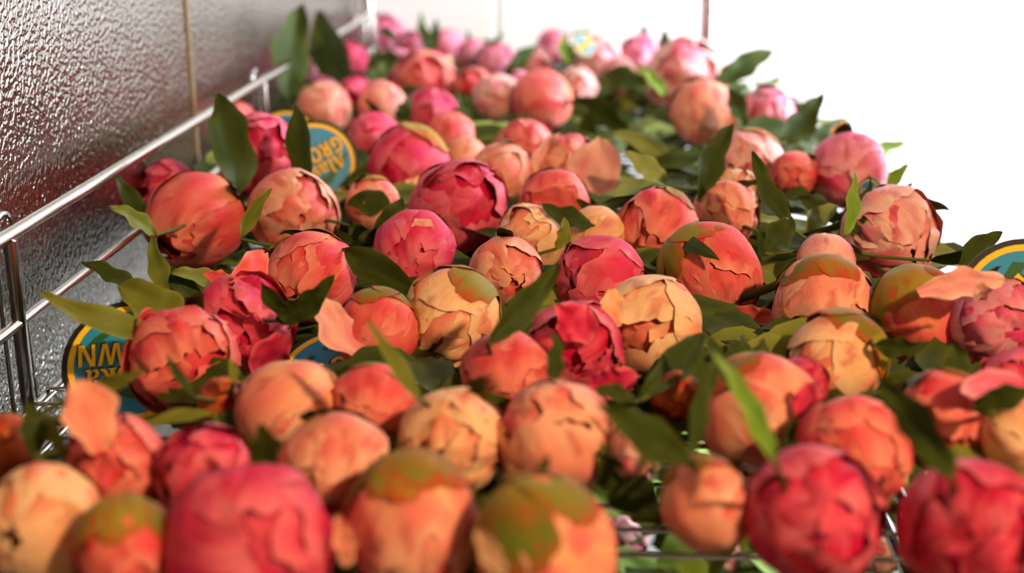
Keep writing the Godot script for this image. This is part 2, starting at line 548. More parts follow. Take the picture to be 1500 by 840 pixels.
# ------------------------------------------------------------------ the scene
func _ready() -> void:
	rng.seed = 41
	# camera: the shelf's length vanishes at pixel (900, -190)
	cam_basis = Basis(Vector3.UP, deg_to_rad(4.0)) * Basis(Vector3.RIGHT, deg_to_rad(-16.5)) * Basis(Vector3.BACK, deg_to_rad(-0.8))
	var cam := Camera3D.new()
	cam.name = "camera"
	cam.transform = Transform3D(cam_basis, cam_pos)
	cam.near = 0.02
	cam.far = 60.0
	var lens := CameraAttributesPhysical.new()
	lens.frustum_focal_length = 58.86
	lens.frustum_focus_distance = 0.84
	lens.exposure_aperture = 5.8
	cam.attributes = lens
	cam.fov = rad_to_deg(2.0 * atan(420.0 / F))
	add_child(cam)
	cam.current = true
	# overcast daylight outside the open doorway
	var env := Environment.new()
	env.background_mode = Environment.BG_SKY
	var sky := Sky.new()
	var sm := ProceduralSkyMaterial.new()
	sm.sky_top_color = Color(0.80, 0.87, 1.0)
	sm.sky_horizon_color = Color(0.93, 0.95, 1.0)
	sm.ground_horizon_color = Color(0.80, 0.82, 0.84)
	sm.ground_bottom_color = Color(0.6, 0.6, 0.6)
	sm.sun_angle_max = 0.0
	sky.sky_material = sm
	env.sky = sky
	env.background_energy_multiplier = 1.6
	env.tonemap_mode = Environment.TONE_MAPPER_LINEAR
	env.tonemap_exposure = 0.80
	env.sdfgi_enabled = true
	env.ssao_enabled = true
	env.ssil_enabled = true
	var we := WorldEnvironment.new()
	we.name = "world_environment"
	we.environment = env
	add_child(we)
	var day := AreaLight3D.new()
	day.name = "doorway_daylight"
	day.area_size = Vector2(0.78, 1.45)
	day.light_color = Color(0.93, 0.96, 1.0)
	day.light_energy = 9.5
	day.area_range = 12.0
	day.shadow_enabled = true
	day.position = Vector3(1.08, 0.40, -1.65)
	day.rotation_degrees = Vector3(0, 90, 0)
	add_child(day)

	materials()
	tones()
	build_room()
	build_shelf()
	build_lamp()
	build_flowers()

func build_room() -> void:
	var wl := setting("wall_left")
	slab("panel", Vector3(-0.40, -1.1, -1.212), Vector3(-0.365, 1.4, 1.25), M.embossed, wl)
	slab("panel", Vector3(-0.40, -1.1, -2.16), Vector3(-0.365, 1.4, -1.218), M.embossed, wl)
	slab("backing", Vector3(-0.46, -1.1, -2.3), Vector3(-0.40, 1.4, 1.25), M.embossed, wl)
	part("seam", rod(Vector3(-0.3655, -1.1, -1.215), Vector3(-0.3655, 1.4, -1.215), 0.0032), M.sealant, wl)
	var wb := setting("wall_back")
	slab("panel", Vector3(-0.365, -1.1, -2.20), Vector3(-0.169, 1.4, -2.16), M.white_panel, wb)
	slab("panel", Vector3(-0.168, -1.1, -2.20), Vector3(0.138, 1.4, -2.16), M.white_panel, wb)
	slab("panel", Vector3(0.139, -1.1, -2.20), Vector3(1.12, 1.4, -2.16), M.white_panel, wb)
	slab("backing", Vector3(-0.46, -1.1, -2.26), Vector3(1.2, 1.4, -2.20), M.embossed, wb)
	# right wall with an open hatchway from z = -2.05 to -1.25
	var wr := setting("wall_right")
	slab("panel", Vector3(1.12, -1.1, -1.25), Vector3(1.20, 1.4, 1.25), M.embossed, wr)
	slab("panel", Vector3(1.12, -1.1, -2.26), Vector3(1.20, 1.4, -2.05), M.white_panel, wr)
	slab("added_sill", Vector3(1.12, -1.1, -2.05), Vector3(1.20, -0.35, -1.25), M.white_panel, wr)  # unseen, added under the opening to keep daylight off the floor
	slab("lintel", Vector3(1.12, 1.15, -2.05), Vector3(1.20, 1.4, -1.25), M.white_panel, wr)
	# unseen hatch leaf, added to keep daylight to the far half of the shelf
	var dl := setting("added_door_1")
	slab("leaf", Vector3(0.50, -0.38, -1.245), Vector3(1.115, 1.14, -1.185), M.embossed, dl)
	part("handle", tube(PackedVector3Array([Vector3(0.56, 0.0, -1.25), Vector3(0.56, 0.0, -1.285), Vector3(0.56, 0.2, -1.285), Vector3(0.56, 0.2, -1.25)]), 0.008, 0.008, 10), M.chrome, dl)
	var wf := setting("wall_front")
	slab("panel", Vector3(-0.46, -1.1, 1.25), Vector3(1.2, 1.4, 1.31), M.embossed, wf)
	var fl := setting("floor")
	slab("slab", Vector3(-0.46, -1.16, -2.26), Vector3(1.2, -1.1, 1.31), M.concrete, fl)
	var ce := setting("ceiling")
	slab("slab", Vector3(-0.46, 1.4, -2.26), Vector3(1.2, 1.46, 1.31), M.embossed, ce)

func build_lamp() -> void:
	var at_ := Vector3(0.70, 0.80, 0.20)
	var root := thing("ceiling_lamp", "bare warm bulb hanging from the cooler ceiling", "lamp", at_)
	var b := SphereMesh.new()
	b.radius = 0.032
	b.height = 0.075
	b.radial_segments = 24
	b.rings = 12
	part("bulb", b, M.bulb, root)
	part("socket", tube(PackedVector3Array([Vector3(0, 0.033, 0), Vector3(0, 0.09, 0)]), 0.018, 0.022, 14), M.brass, root)
	part("cord", rod(Vector3(0, 0.09, 0), Vector3(0, 0.60, 0), 0.003), M.gasket, root)
	var l := OmniLight3D.new()
	l.name = "lamp_light"
	l.light_color = Color(1.0, 0.82, 0.60)
	l.light_energy = 2.3
	l.light_size = 0.03
	l.omni_range = 8.0
	l.omni_attenuation = 2.0
	l.shadow_enabled = true
	root.add_child(l)

func wire_shelf(root: Node3D, y: float, ledge: bool) -> void:
	var x0 := -0.335
	var x1 := 0.145
	var z0 := -0.36
	var z1 := -2.0
	var z := -0.372
	while z > z1 + 0.01:
		part("wire", rod(Vector3(x0, y, z), Vector3(x1, y, z), 0.0014, 6), M.chrome, root)
		z -= 0.025
	for x in [x0, x1]:
		part("edge_wire", rod(Vector3(x, y - 0.004, z0), Vector3(x, y - 0.004, z1), 0.0032), M.chrome, root)
		part("edge_wire", rod(Vector3(x, y - 0.032, z0), Vector3(x, y - 0.032, z1), 0.0032), M.chrome, root)
		var line := PackedVector3Array()
		var k := 0
		var q := z0
		while q > z1:
			line.append(Vector3(x, y - (0.006 if k % 2 == 0 else 0.030), q))
			q -= 0.03
			k += 1
		part("truss_wire", tube(line, 0.0016, 0.0016, 5), M.chrome, root)
	for zz in [z0, z1]:
		part("edge_wire", rod(Vector3(x0, y - 0.004, zz), Vector3(x1, y - 0.004, zz), 0.0032), M.chrome, root)
		part("edge_wire", rod(Vector3(x0, y - 0.032, zz), Vector3(x1, y - 0.032, zz), 0.0032), M.chrome, root)
	for x in [-0.2, -0.035]:
		part("support_wire", rod(Vector3(x, y - 0.0045, z0), Vector3(x, y - 0.0045, z1), 0.003), M.chrome, root)
	if ledge:
		part("top_rail", rod(Vector3(x0, y + 0.102, z0), Vector3(x0, y + 0.102, z1), 0.0040, 14), M.chrome, root)
		part("middle_rail", rod(Vector3(x0, y + 0.050, z0), Vector3(x0, y + 0.050, z1), 0.0034, 12), M.chrome, root)
		for zz in [-0.745, -1.35, -1.94]:
			part("upright", rod(Vector3(x0, y - 0.03, zz), Vector3(x0, y + 0.099, zz), 0.0042, 14), M.chrome, root)
			# wire bent into an inverted U behind each upright
			var loop := PackedVector3Array()
			for k in 9:
				var a := PI * k / 8.0
				loop.append(Vector3(x0 - 0.011, y + 0.098 + 0.012 * sin(a), zz - 0.018 + 0.014 * cos(a)))
			loop.insert(0, Vector3(x0 - 0.011, y - 0.02, zz - 0.004))
			loop.append(Vector3(x0 - 0.011, y - 0.02, zz - 0.036))
			part("wire_loop", tube(loop, 0.0016, 0.0016, 7), M.chrome, root)

func build_shelf() -> void:
	var s := thing("wire_shelf", "chrome wire shelf with a raised side ledge carrying the peony pile", "shelf", Vector3.ZERO)
	wire_shelf(s, 0.0, true)
	var s2 := thing("wire_shelf", "lower chrome wire shelf seen through the gap between buds", "shelf", Vector3.ZERO)
	wire_shelf(s2, -0.36, false)
	for p in [[-0.345, -2.03, "chrome corner post of the shelf beside the embossed metal wall"], [0.143, -2.03, "thin chrome shelf post standing alone before the bare white wall"], [-0.345, -0.325, "short chrome post under the end of the shelf by the embossed wall"], [0.143, -0.325, "short chrome post under the open end of the shelf"]]:
		var o := thing("shelf_post", p[2], "post", Vector3(p[0], -1.1, p[1]), "posts of the wire shelves")
		var top := 2.2 if p[1] < -1.0 else 1.05
		part("tube", rod(Vector3.ZERO, Vector3(0, top, 0), 0.0125, 18), M.chrome, o)
		var y := 0.2
		while y < top - 0.05:
			part("groove_ring", rod(Vector3(0, y, 0), Vector3(0, y + 0.004, 0), 0.0129, 18), M.chrome, o)
			y += 0.05
		part("foot", tube(PackedVector3Array([Vector3(0, 0, 0), Vector3(0, 0.025, 0)]), 0.02, 0.014, 16), M.gasket, o)

func build_flowers() -> void:
	# id, x, y, diameter in pixels, where the tip looks, tone, openness, label, group, rise
	var table := [
		["f1", 62, 765, 160, Vector3(-.2, .1, 1), "cream", .1, "large cream bud beside the chrome upright, by an olive sepal"],
		["f2", 185, 805, 135, Vector3(.1, -.8, .4), "coral", .3, "coral bud with an olive sepal on top, squeezed beside the large cream bud"],
		["f3", 172, 685, 138, Vector3(-.1, .6, .8), "coral", .45, "pink-coral bud with a single petal standing up before the tag"],
		["f4", 302, 700, 140, Vector3(-.3, .8, .7), "hot", .4, "red-pink bud leaning toward an olive sepal, above the big pink bud"],
		["f5", 365, 800, 225, Vector3(.1, .3, 1), "hot", .2, "biggest hot pink bud, with a crimson gap between its petals"],
		["f6", 492, 690, 155, Vector3(.2, -.2, 1), "peach", .3, "peach bud with a folded petal seam, beside the biggest pink bud"],
		["f7", 425, 602, 140, Vector3(-.8, -.1, .6), "peach", .05, "smooth oval peach bud blushing pink on one side"],
		["f8", 545, 598, 120, Vector3(.1, -.4, 1), "coral", .25, "coral bud with a small cream fold, behind the folded peach bud"],
		["f9", 605, 768, 180, Vector3(.1, -.8, .5), "peach", .08, "smooth orange-peach globe with a red-edged sepal cap"],
		["f10", 663, 648, 145, Vector3(.1, -.1, 1), "cream", .35, "peach bud wrapped in cream folded petals, above the orange-peach globe"],
		["f11", 816, 645, 165, Vector3(-.35, .6, .8), "peach", .25, "coral-pink bud with cream folds and a red streak at its tip"],
		["f12", 798, 808, 190, Vector3(.45, -.85, .1), "peach", .1, "peach bud under a large yellow-green sepal with a red margin"],
		["f14", 1035, 738, 122, Vector3(.2, -.5, .8), "peach", .2, "dull mauve-peach bud lying low on the bare wires"],
		["f15", 1190, 755, 185, Vector3(.05, .4, .9), "hot", .35, "upright rose-pink bud with a scalloped petal, over the bare wires"],
		["f16", 1247, 665, 155, Vector3(.3, -.1, .9), "coral", .3, "dusty coral bud with broad overlapping petals behind the rose-pink one"],
		["f17", 1112, 608, 165, Vector3(.6, -.3, .8), "peach", .3, "peach bud with a cream flap, crossed by a bright green leaf"],
		["f18", 1225, 528, 132, Vector3(-.75, -.4, .5), "cream", .02, "smooth yellow-orange bud with a thin sepal edge"],
		["f19", 1382, 615, 130, Vector3(-.1, -.3, 1), "coral", .4, "coral bud with an orange hollow between folded petals"],
		["f20", 1492, 640, 100, Vector3(.1, -.2, 1), "cream", .2, "yellow-peach bud with a green sepal beside the crimson bud"],
		["f21", 1422, 775, 190, Vector3(-.1, .2, 1), "crimson", .4, "deep crimson bud with lighter pink petal edges"],
		["f22", 1492, 570, 110, Vector3(-.2, .1, 1), "hot", .4, "deep pink bud under a broad pink petal, above the yellow-peach bud"],
		["f91", 10, 655, 90, Vector3(.3, -.2, .9), "dried", .1, "dark orange bud against the chrome upright"],
		["m23", 268, 527, 145, Vector3(.45, .1, .9), "coral", .65, "half-open coral bud with a hot pink heart, covering the tag lettering"],
		["m24", 352, 480, 140, Vector3(.3, .1, .9), "hot", .6, "bright hot pink half-open bud touching the coral one by the tag"],
		["m26", 328, 590, 70, Vector3(.2, .3, 1), "dried", .2, "small rusty orange dried bud under the hot pink one"],
		["m27", 455, 405, 122, Vector3(-.3, -.3, .8), "coral", .08, "smooth coral bud behind a dark forked leaf"],
		["m28", 553, 485, 115, Vector3(-.2, -.5, .8), "coral", .15, "coral-red bud with a pale petal peeling away"],
		["m29", 661, 466, 134, Vector3(-.6, -.45, .7), "cream", .25, "cream-yellow bud with a crumpled pink tip beside a dark green leaf"],
		["m30", 607, 370, 115, Vector3(-.1, -.2, 1), "hot", .2, "coral and hot pink bud with a cream tipped petal"],
		["m31", 672, 308, 135, Vector3(.4, .5, .8), "hot", .3, "glowing hot pink bud in the middle of the pile"],
		["m32", 740, 402, 100, Vector3(.2, 0, 1), "peach", .3, "pale peach bud behind the dark green leaf"],
		["m33", 778, 350, 95, Vector3(-.5, .2, .9), "cream", .45, "crinkled cream bud clasped by a curled green sepal"],
		["m34", 740, 550, 122, Vector3(-.1, .5, .9), "coral", .03, "plain smooth coral bud beside an upright narrow leaf"],
		["m35", 842, 512, 130, Vector3(.1, .3, .9), "hot", .6, "hot pink bud falling open, with curled petals"],
		["m36", 952, 478, 140, Vector3(-.2, .2, 1), "cream", .25, "broad cream-peach bud with yellow sepal flaps"],
		["m37", 878, 412, 122, Vector3(-.4, .1, .9), "hot", .25, "coral-red bud above the open hot pink one"],
		["m38", 963, 337, 112, Vector3(-.3, -.4, .9), "coral", .35, "coral rosebud-like bud with a wrapped diagonal petal"],
		["m39", 1040, 400, 135, Vector3(.7, -.45, .45), "coral", .15, "coral bud with a yellow streaked sepal and a drooping petal"],
		["m40", 1063, 314, 90, Vector3(.3, -.2, 1), "peach", .35, "peach bud with crimson blotches behind the streaked coral bud"],
		["m41", 1207, 446, 130, Vector3(.15, -.7, .6), "peach", .5, "peach bud with dark red tip and cream folds"],
		["m42", 1348, 465, 128, Vector3(.5, -.65, .45), "coral", .05, "dusky coral bud with an olive sepal, above a shaded tag"],
		["m43", 1460, 475, 122, Vector3(.3, .1, 1), "rose", .5, "pink ruffled bud below the blue tag"],
		["m45", 1304, 343, 130, Vector3(.45, -.15, .9), "pale", .5, "pale pink bud with a ruffled rosy centre beside the white wall"],
		["m46", 1210, 385, 80, Vector3(.1, -.2, 1), "pale", .1, "small shaded mauve bud among dark leaves"],
		["b47", 1243, 250, 106, Vector3(-.1, -.2, 1), "rose", .03, "smooth round pink bud crowned by a yellow sepal"],
		["b48", 1098, 240, 92, Vector3(.1, -.4, .9), "pale", .35, "pale pink streaked bud behind a tall narrow leaf"],
		["b49", 1163, 255, 62, Vector3(.1, -.1, 1), "coral", .4, "narrow coral-pink bud beside the smooth round pink one"],
		["b50", 1125, 168, 72, Vector3(0, .6, .8), "rose", .4, "small pink bud with a magenta crown near the wall seam"],
		["b51", 1078, 275, 55, Vector3(-.2, .2, 1), "cream", .4, "tiny cream bud above the crimson blotched one"],
		["b52", 1030, 165, 90, Vector3(.3, -.3, .9), "peach", .08, "smooth peach-pink bud over the dark leafy hollow"],
		["b53", 1003, 115, 110, Vector3(.2, .3, .9), "pale", .4, "pale pink bud with creamy petals below the dark wall seam"],
		["b54", 793, 147, 84, Vector3(-.3, .1, .9), "coral", .05, "pink bud with a yellow cheek, alone against the back rows"],
		["b55", 835, 248, 95, Vector3(.2, .7, .7), "peach", .7, "pale peach bud gaping open on a crimson heart"],
		["b56", 812, 298, 95, Vector3(-.2, -.4, .9), "coral", .2, "coral bud whose broad petal lies below the gaping bud"],
		["b57", 735, 255, 88, Vector3(-.2, -.1, 1), "peach", .05, "orange bud half in shade behind the glowing hot pink one"],
		["b58", 768, 220, 82, Vector3(.1, .3, 1), "coral", .2, "coral-red bud behind the shaded orange one"],
		["b59", 600, 247, 114, Vector3(0, -.5, .9), "hot", .1, "round coral-red bud with cream petal tips beneath, beside the tag"],
		["b60", 548, 208, 82, Vector3(-.3, .2, .9), "hot", .1, "pink-red bud with a yellow side above the round coral-red bud"],
		["b61", 547, 300, 75, Vector3(0, -.3, 1), "peach", .1, "shaded orange bud in the dark leaves under the tag"],
		["b62", 380, 228, 112, Vector3(.1, .3, 1), "hot", .45, "coral-pink rosebud between two upright leaves", "", .022],
		["b63", 340, 182, 66, Vector3(-.2, .3, 1), "coral", .1, "small coral bud peeping over the coral-pink rosebud"],
		["b64", 287, 322, 128, Vector3(-.5, -.2, .9), "coral", .2, "plump coral bud in front of a broad upright leaf by the rail"],
		["b65", 248, 277, 80, Vector3(-.6, .1, .8), "hot", .4, "coral-red bud tucked behind the plump coral bud"],
		["b66", 430, 315, 122, Vector3(.5, .1, .9), "peach", .3, "peach-coral bud with a golden sepal at its side"],
		["b67", 475, 160, 76, Vector3(.2, .1, 1), "peach", .2, "orange-coral bud behind the round blue tag"],
		["b68", 520, 142, 56, Vector3(.1, .3, 1), "hot", .3, "small bright red bud between orange ones at the back"],
		["b69", 560, 155, 68, Vector3(.2, -.1, 1), "peach", .1, "small orange bud beside a bright red one"],
		["b70", 622, 122, 88, Vector3(.2, .3, .9), "coral", .4, "coral bud with an upturned cream petal edge"],
		["b71", 632, 168, 74, Vector3(-.1, .1, 1), "hot", .4, "hot red-pink bud beneath an arched pair of leaves"],
		["b72", 660, 200, 66, Vector3(.1, -.2, 1), "coral", .2, "coral bud framed by the arched pair of leaves"],
		["b73", 512, 90, 52, Vector3(.1, .5, .9), "hot", .5, "slim red bud standing beside a tall dark leaf"],
		["b87", 682, 232, 60, Vector3(0, -.2, 1), "peach", .2, "shaded brown-coral bud under the arched leaves"],
		["b88", 872, 345, 80, Vector3(-.3, .1, .9), "cream", .2, "shaded beige bud behind the coral rosebud-like bud"],
		["b89", 990, 580, 70, Vector3(.1, -.2, 1), "dried", .3, "rusty coral bud half hidden behind leaves above the gap"],
		["b90", 928, 662, 75, Vector3(.2, -.4, .8), "pale", .4, "shaded mauve bud under leaves at the edge of the gap"],
		["b93", 1175, 560, 70, Vector3(.3, .1, .9), "crimson", .4, "red-pink bud squeezed behind the cream flapped peach bud"],
		["b86", 470, 112, 62, Vector3(-.1, .3, .9), "rose", .2, "shaded mauve bud between two tall dark leaves"],
		["b85", 402, 128, 46, Vector3(-.3, .3, .9), "rose", .5, "small dark pink bud against the top rail"],
		["b79", 728, 142, 66, Vector3(.1, 0, 1), "pale", .15, "beige-pink bud beside the bud with a yellow cheek"],
		["b82", 870, 92, 74, Vector3(0, .2, 1), "pale", .35, "pale pink bud beneath a scrap of blue tag"],
		["b80", 810, 68, 46, Vector3(0, .8, .6), "rose", .15, "upright pink bud pointing up before the white wall"],
		["b81", 786, 92, 42, Vector3(0, .4, .9), "pale", .4, "little pale bud at the foot of the upright pink bud"],
		["b83", 938, 82, 60, Vector3(0, .3, .9), "rose", .3, "magenta-pink bud left of the dark wall seam, among pale ones"],
		["b84", 845, 128, 56, Vector3(0, 0, 1), "pale", .3, "small pale pink bud behind the yellow cheeked one"],
		["b74", 562, 52, 58, Vector3(0, .6, .8), "rose", .4, "light pink bud in front of the chrome corner post"],
		["b75", 604, 72, 48, Vector3(.1, .4, .9), "rose", .4, "small light pink bud beside the corner post one"],
		["b76", 655, 66, 44, Vector3(.1, .3, .9), "rose", .1, "small mauve pink bud between tall leaf tips at the wall"],
		["b77", 692, 80, 44, Vector3(.1, .3, .9), "rose", .2, "small plum pink bud beside a dark slanting leaf"],
		["b78", 730, 95, 60, Vector3(.1, .3, .9), "rose", .1, "magenta bud beside a green leaf at the back wall"],
		["b94", 905, 112, 52, Vector3(.1, .2, .9), "pale", .3, "pale bud in the back rows beside the magenta-pink one"],
		["b95", 692, 128, 54, Vector3(.1, .2, .9), "coral", .3, "small coral bud behind the upturned cream petal"],
		["b96", 580, 98, 50, Vector3(.1, .2, .9), "rose", .3, "dull pink bud behind dark leaves at the back"],
		["b97", 760, 128, 48, Vector3(.1, .2, .9), "rose", .3, "small pink bud behind the yellow cheeked bud"],
	]
	place_buds(table)
	build_leaves()
	build_tags()
	build_lower()

func build_leaves() -> void:
	# base x, y, tip x, y, width, bend, nearer/farther, tip lean, roll, tone
	var L := [
		[345, 285, 318, 137, 72, 14, -.06, .03, 20, "leaf"],
		[458, 290, 434, 152, 48, -10, -.05, .02, -30, "leaf"],
		[420, 150, 443, 4, 60, -10, -.06, .05, 15, "leaf"],
		[512, 125, 468, 15, 58, -14, -.06, .05, -20, "leaf"],
		[218, 318, 168, 252, 30, -10, -.02, -.02, 20, "leaf"],
		[228, 345, 160, 302, 28, 8, -.03, -.03, 30, "olive"],
		[246, 432, 222, 342, 36, -8, -.03, .02, -20, "olive"],
		[238, 490, 56, 426, 46, -22, -.04, -.03, 30, "olive"],
		[205, 432, 118, 384, 30, 10, -.02, .0, 30, "leaf"],
		[268, 470, 172, 420, 70, 8, -.01, .0, 10, "olive"],
		[330, 420, 250, 400, 30, 8, -.02, -.02, 30, "olive"],
		[300, 440, 215, 372, 34, -8, .0, .0, 20, "leaf"],
		[405, 470, 490, 404, 46, 12, -.05, -.02, 20, "leaf"],
		[430, 470, 384, 412, 34, -8, -.05, -.02, -20, "leaf"],
		[505, 366, 628, 428, 50, 14, -.07, -.02, 10, "leaf"],
		[618, 588, 537, 466, 28, -6, -.07, -.01, 25, "olive"],
		[714, 502, 820, 384, 44, 12, -.08, .02, 10, "leaf"],
		[808, 560, 814, 486, 28, 3, -.06, .0, 20, "leaf"],
		[1030, 488, 932, 590, 50, -10, -.07, -.04, 15, "leaf"],
		[1136, 680, 1042, 508, 40, 12, -.09, .05, 20, "bright"],
		[1070, 570, 1028, 478, 22, 4, -.06, .03, 20, "leaf"],
		[1010, 672, 876, 590, 60, -14, -.06, -.03, 15, "leaf"],
		[880, 665, 968, 768, 70, 10, -.01, .03, 10, "leaf"],
		[1012, 668, 1032, 528, 30, 6, -.04, .03, 25, "leaf"],
		[1395, 700, 1285, 552, 66, 14, -.08, .03, -15, "leaf"],
		[1280, 506, 1360, 504, 32, 6, -.05, -.01, 15, "leaf"],
		[1398, 565, 1396, 500, 44, 4, -.03, .0, 20, "leaf"],
		[1238, 345, 1251, 250, 26, 8, -.03, .02, 30, "bright"],
		[1250, 345, 1276, 262, 26, 6, -.02, .02, -30, "leaf"],
		[1160, 335, 1102, 222, 34, -14, -.05, .02, 25, "leaf"],
		[1022, 292, 1074, 180, 44, -10, -.06, .03, 10, "leaf"],
		[1052, 122, 1134, 74, 44, -6, -.01, .02, -10, "leaf"],
		[1142, 212, 1206, 136, 44, 8, .0, .02, 10, "leaf"],
		[1175, 205, 1228, 176, 26, 6, .0, .02, 20, "leaf"],
		[1272, 226, 1327, 209, 20, -5, .0, .02, 10, "bright"],
		[1298, 280, 1331, 240, 20, -4, .0, .0, 10, "bright"],
		[1300, 290, 1338, 267, 14, 3, .0, .0, 10, "leaf"],
		[1402, 398, 1468, 340, 38, -8, -.02, .02, 10, "leaf"],
		[1362, 382, 1492, 376, 26, -5, .0, .0, 15, "leaf"],
		[1120, 372, 1158, 318, 44, 5, -.02, .02, 10, "leaf"],
		[1138, 412, 1212, 376, 32, -8, -.04, .0, 20, "leaf"],
		[1110, 340, 1180, 400, 40, 6, .02, .0, 10, "leaf"],
		[1230, 330, 1170, 290, 34, 8, .02, .02, 20, "leaf"],
		[1180, 340, 1230, 300, 30, -8, .01, .02, -20, "olive"],
		[838, 148, 925, 196, 46, -8, -.03, .0, 10, "leaf"],
		[900, 195, 992, 238, 30, -14, -.03, .0, 15, "silver"],
		[975, 272, 914, 222, 34, 8, -.03, .0, 20, "silver"],
		[858, 160, 890, 260, 30, 10, -.02, .02, 10, "leaf"],
		[895, 200, 880, 300, 24, -6, -.04, .02, 20, "silver"],
		[950, 130, 880, 110, 40, 6, .0, .02, 20, "leaf"],
		[976, 142, 937, 94, 18, 3, -.04, .0, 20, "bright"],
		[1090, 190, 1066, 130, 30, 6, -.01, .02, 20, "leaf"],
		[682, 158, 612, 200, 30, -8, -.05, -.02, 20, "leaf"],
		[676, 160, 726, 214, 30, -8, -.05, -.02, -10, "leaf"],
		[690, 175, 668, 132, 18, 4, -.04, .02, 20, "leaf"],
		[600, 100, 535, 92, 34, 10, -.02, .0, 10, "leaf"],
		[525, 135, 565, 88, 34, 8, -.02, .02, 20, "leaf"],
		[628, 78, 616, 16, 18, -6, .0, .04, 20, "leaf"],
		[632, 78, 638, 28, 18, 6, .0, .04, -20, "leaf"],
		[690, 92, 738, 48, 26, 5, .0, .03, 20, "leaf"],
		[742, 112, 786, 66, 28, -4, .0, .02, 10, "leaf"],
		[835, 95, 826, 50, 24, -4, -.01, .02, 10, "bright"],
		[975, 86, 958, 62, 18, 2, .0, .02, 10, "leaf"],
		[988, 84, 1012, 62, 14, -3, .0, .02, 10, "leaf"],
		[768, 722, 804, 666, 24, 3, -.05, .0, 20, "leaf"],
		[285, 582, 243, 520, 17, -4, -.05, .0, 20, "leaf"],
		[128, 572, 214, 541, 24, 5, -.06, -.01, 20, "olive"],
		[342, 562, 336, 524, 16, 4, -.05, .0, 20, "olive"],
		[48, 668, 40, 588, 44, 6, -.03, .0, 20, "leaf"],
		[95, 664, 55, 612, 32, 6, -.03, .0, -20, "olive"],
		[312, 606, 195, 626, 24, 6, -.04, .0, 30, "olive"],
		[500, 556, 430, 552, 20, 4, -.03, .0, 30, "leaf"],
		[572, 300, 508, 300, 40, 12, -.02, .0, 10, "leaf"],
		[545, 345, 590, 290, 36, 8, -.02, .0, 20, "leaf"],
		[510, 330, 560, 350, 30, 8, -.01, .0, 20, "leaf"],
		[1428, 600, 1510, 572, 44, -8, -.06, -.01, 10, "leaf"],
		[392, 375, 432, 352, 26, -6, -.03, .0, 30, "olive"],
		[352, 350, 398, 276, 26, -10, -.05, .0, 30, "olive"],
		[868, 330, 792, 298, 36, -10, -.05, .0, 20, "leaf"],
		[815, 365, 826, 318, 24, 10, -.05, .0, 20, "olive"],
		[1010, 655, 1060, 500, 20, -4, -.03, .02, 20, "leaf"],
		[1085, 560, 1120, 495, 40, 8, -.02, .02, 20, "leaf"],
		[1060, 545, 1090, 490, 40, 8, .0, .02, 20, "leaf"],
		[930, 590, 870, 570, 26, 8, -.02, .0, 20, "leaf"],
		[585, 60, 552, 42, 16, 4, .0, .0, 10, "leaf"],
		[720, 60, 640, 120, 30, 6, .02, .0, 10, "leaf"],
		[580, 175, 600, 140, 24, 6, -.02, .0, 10, "leaf"],
		[870, 60, 838, 50, 18, 4, .0, .0, 10, "leaf"],
	]
	for e in L:
		leaf(e[0], e[1], e[2], e[3], e[4], e[5], e[6], e[7], e[8], e[9])
	# single petals that stand away from their bud: same columns, then the bud
	var P := [
		[150, 662, 108, 560, 88, 8, -.03, .0, 10, "peach", "f3"],
		[380, 560, 425, 488, 60, -16, -.03, -.02, 30, "hot", "m24"],
		[330, 425, 388, 370, 56, 8, .0, .02, 10, "coral", "m24"],
		[300, 400, 345, 410, 26, 4, .0, .0, 10, "coral", "m24"],
		[528, 522, 470, 440, 70, -10, -.022, .0, 25, "pale", "m28"],
		[600, 345, 630, 322, 38, 6, -.02, .0, 10, "pale", "m30"],
		[852, 296, 880, 204, 84, 10, -.03, .0, -10, "pale", "b55"],
		[802, 290, 812, 200, 56, -6, -.02, .01, 10, "pale", "b55"],
		[780, 290, 862, 318, 60, -12, -.04, -.01, 10, "coral", "b56"],
		[865, 560, 930, 545, 56, 14, -.05, -.01, 10, "hot", "m35"],
		[820, 490, 860, 450, 80, 6, -.03, .0, 10, "hot", "m35"],
		[1030, 520, 1016, 470, 26, -10, -.02, .0, 20, "peach", "m36"],
		[905, 480, 898, 424, 40, -8, -.03, .0, 10, "cream", "m36"],
		[1062, 452, 1138, 462, 36, 12, -.04, -.02, 10, "coral", "m39"],
		[1345, 430, 1470, 412, 52, -14, -.03, .0, 10, "pale", "m43"],
		[1440, 440, 1428, 420, 34, 6, -.04, -.02, 10, "pale", "m43"],
		[1500, 565, 1412, 578, 56, 18, -.05, -.02, 10, "rose", "f22"],
		[700, 775, 742, 845, 34, 8, -.07, -.02, 20, "cream", "f9"],
		[495, 755, 508, 830, 40, -8, -.03, .0, 20, "peach", "f9"],
		[1100, 270, 1056, 288, 30, -6, -.02, .0, 10, "cream", "b48"],
		[1125, 190, 1160, 190, 44, 6, -.02, .0, 10, "pale", "b50"],
		[648, 140, 660, 80, 20, -6, -.01, .0, 10, "cream", "b70"],
		[1160, 590, 1196, 600, 70, -8, -.03, .0, 10, "hot", "f17"],
		[1245, 490, 1290, 462, 44, 8, -.02, .0, 10, "pale", "m41"],
		[590, 282, 604, 262, 18, 3, -.06, .0, 10, "cream", "b59"],
		[610, 285, 612, 258, 18, 3, -.06, .0, 10, "cream", "b59"],
		[1225, 212, 1236, 178, 30, 4, .02, .0, 10, "cream", "b47"],
	]
	for e in P:
		leaf(e[0], e[1], e[2], e[3], e[4], e[5], e[6], e[7], e[8], e[9], 0.15, e[10])
	# foliage on the stems, under and behind the buds
	var ids := buds.keys()
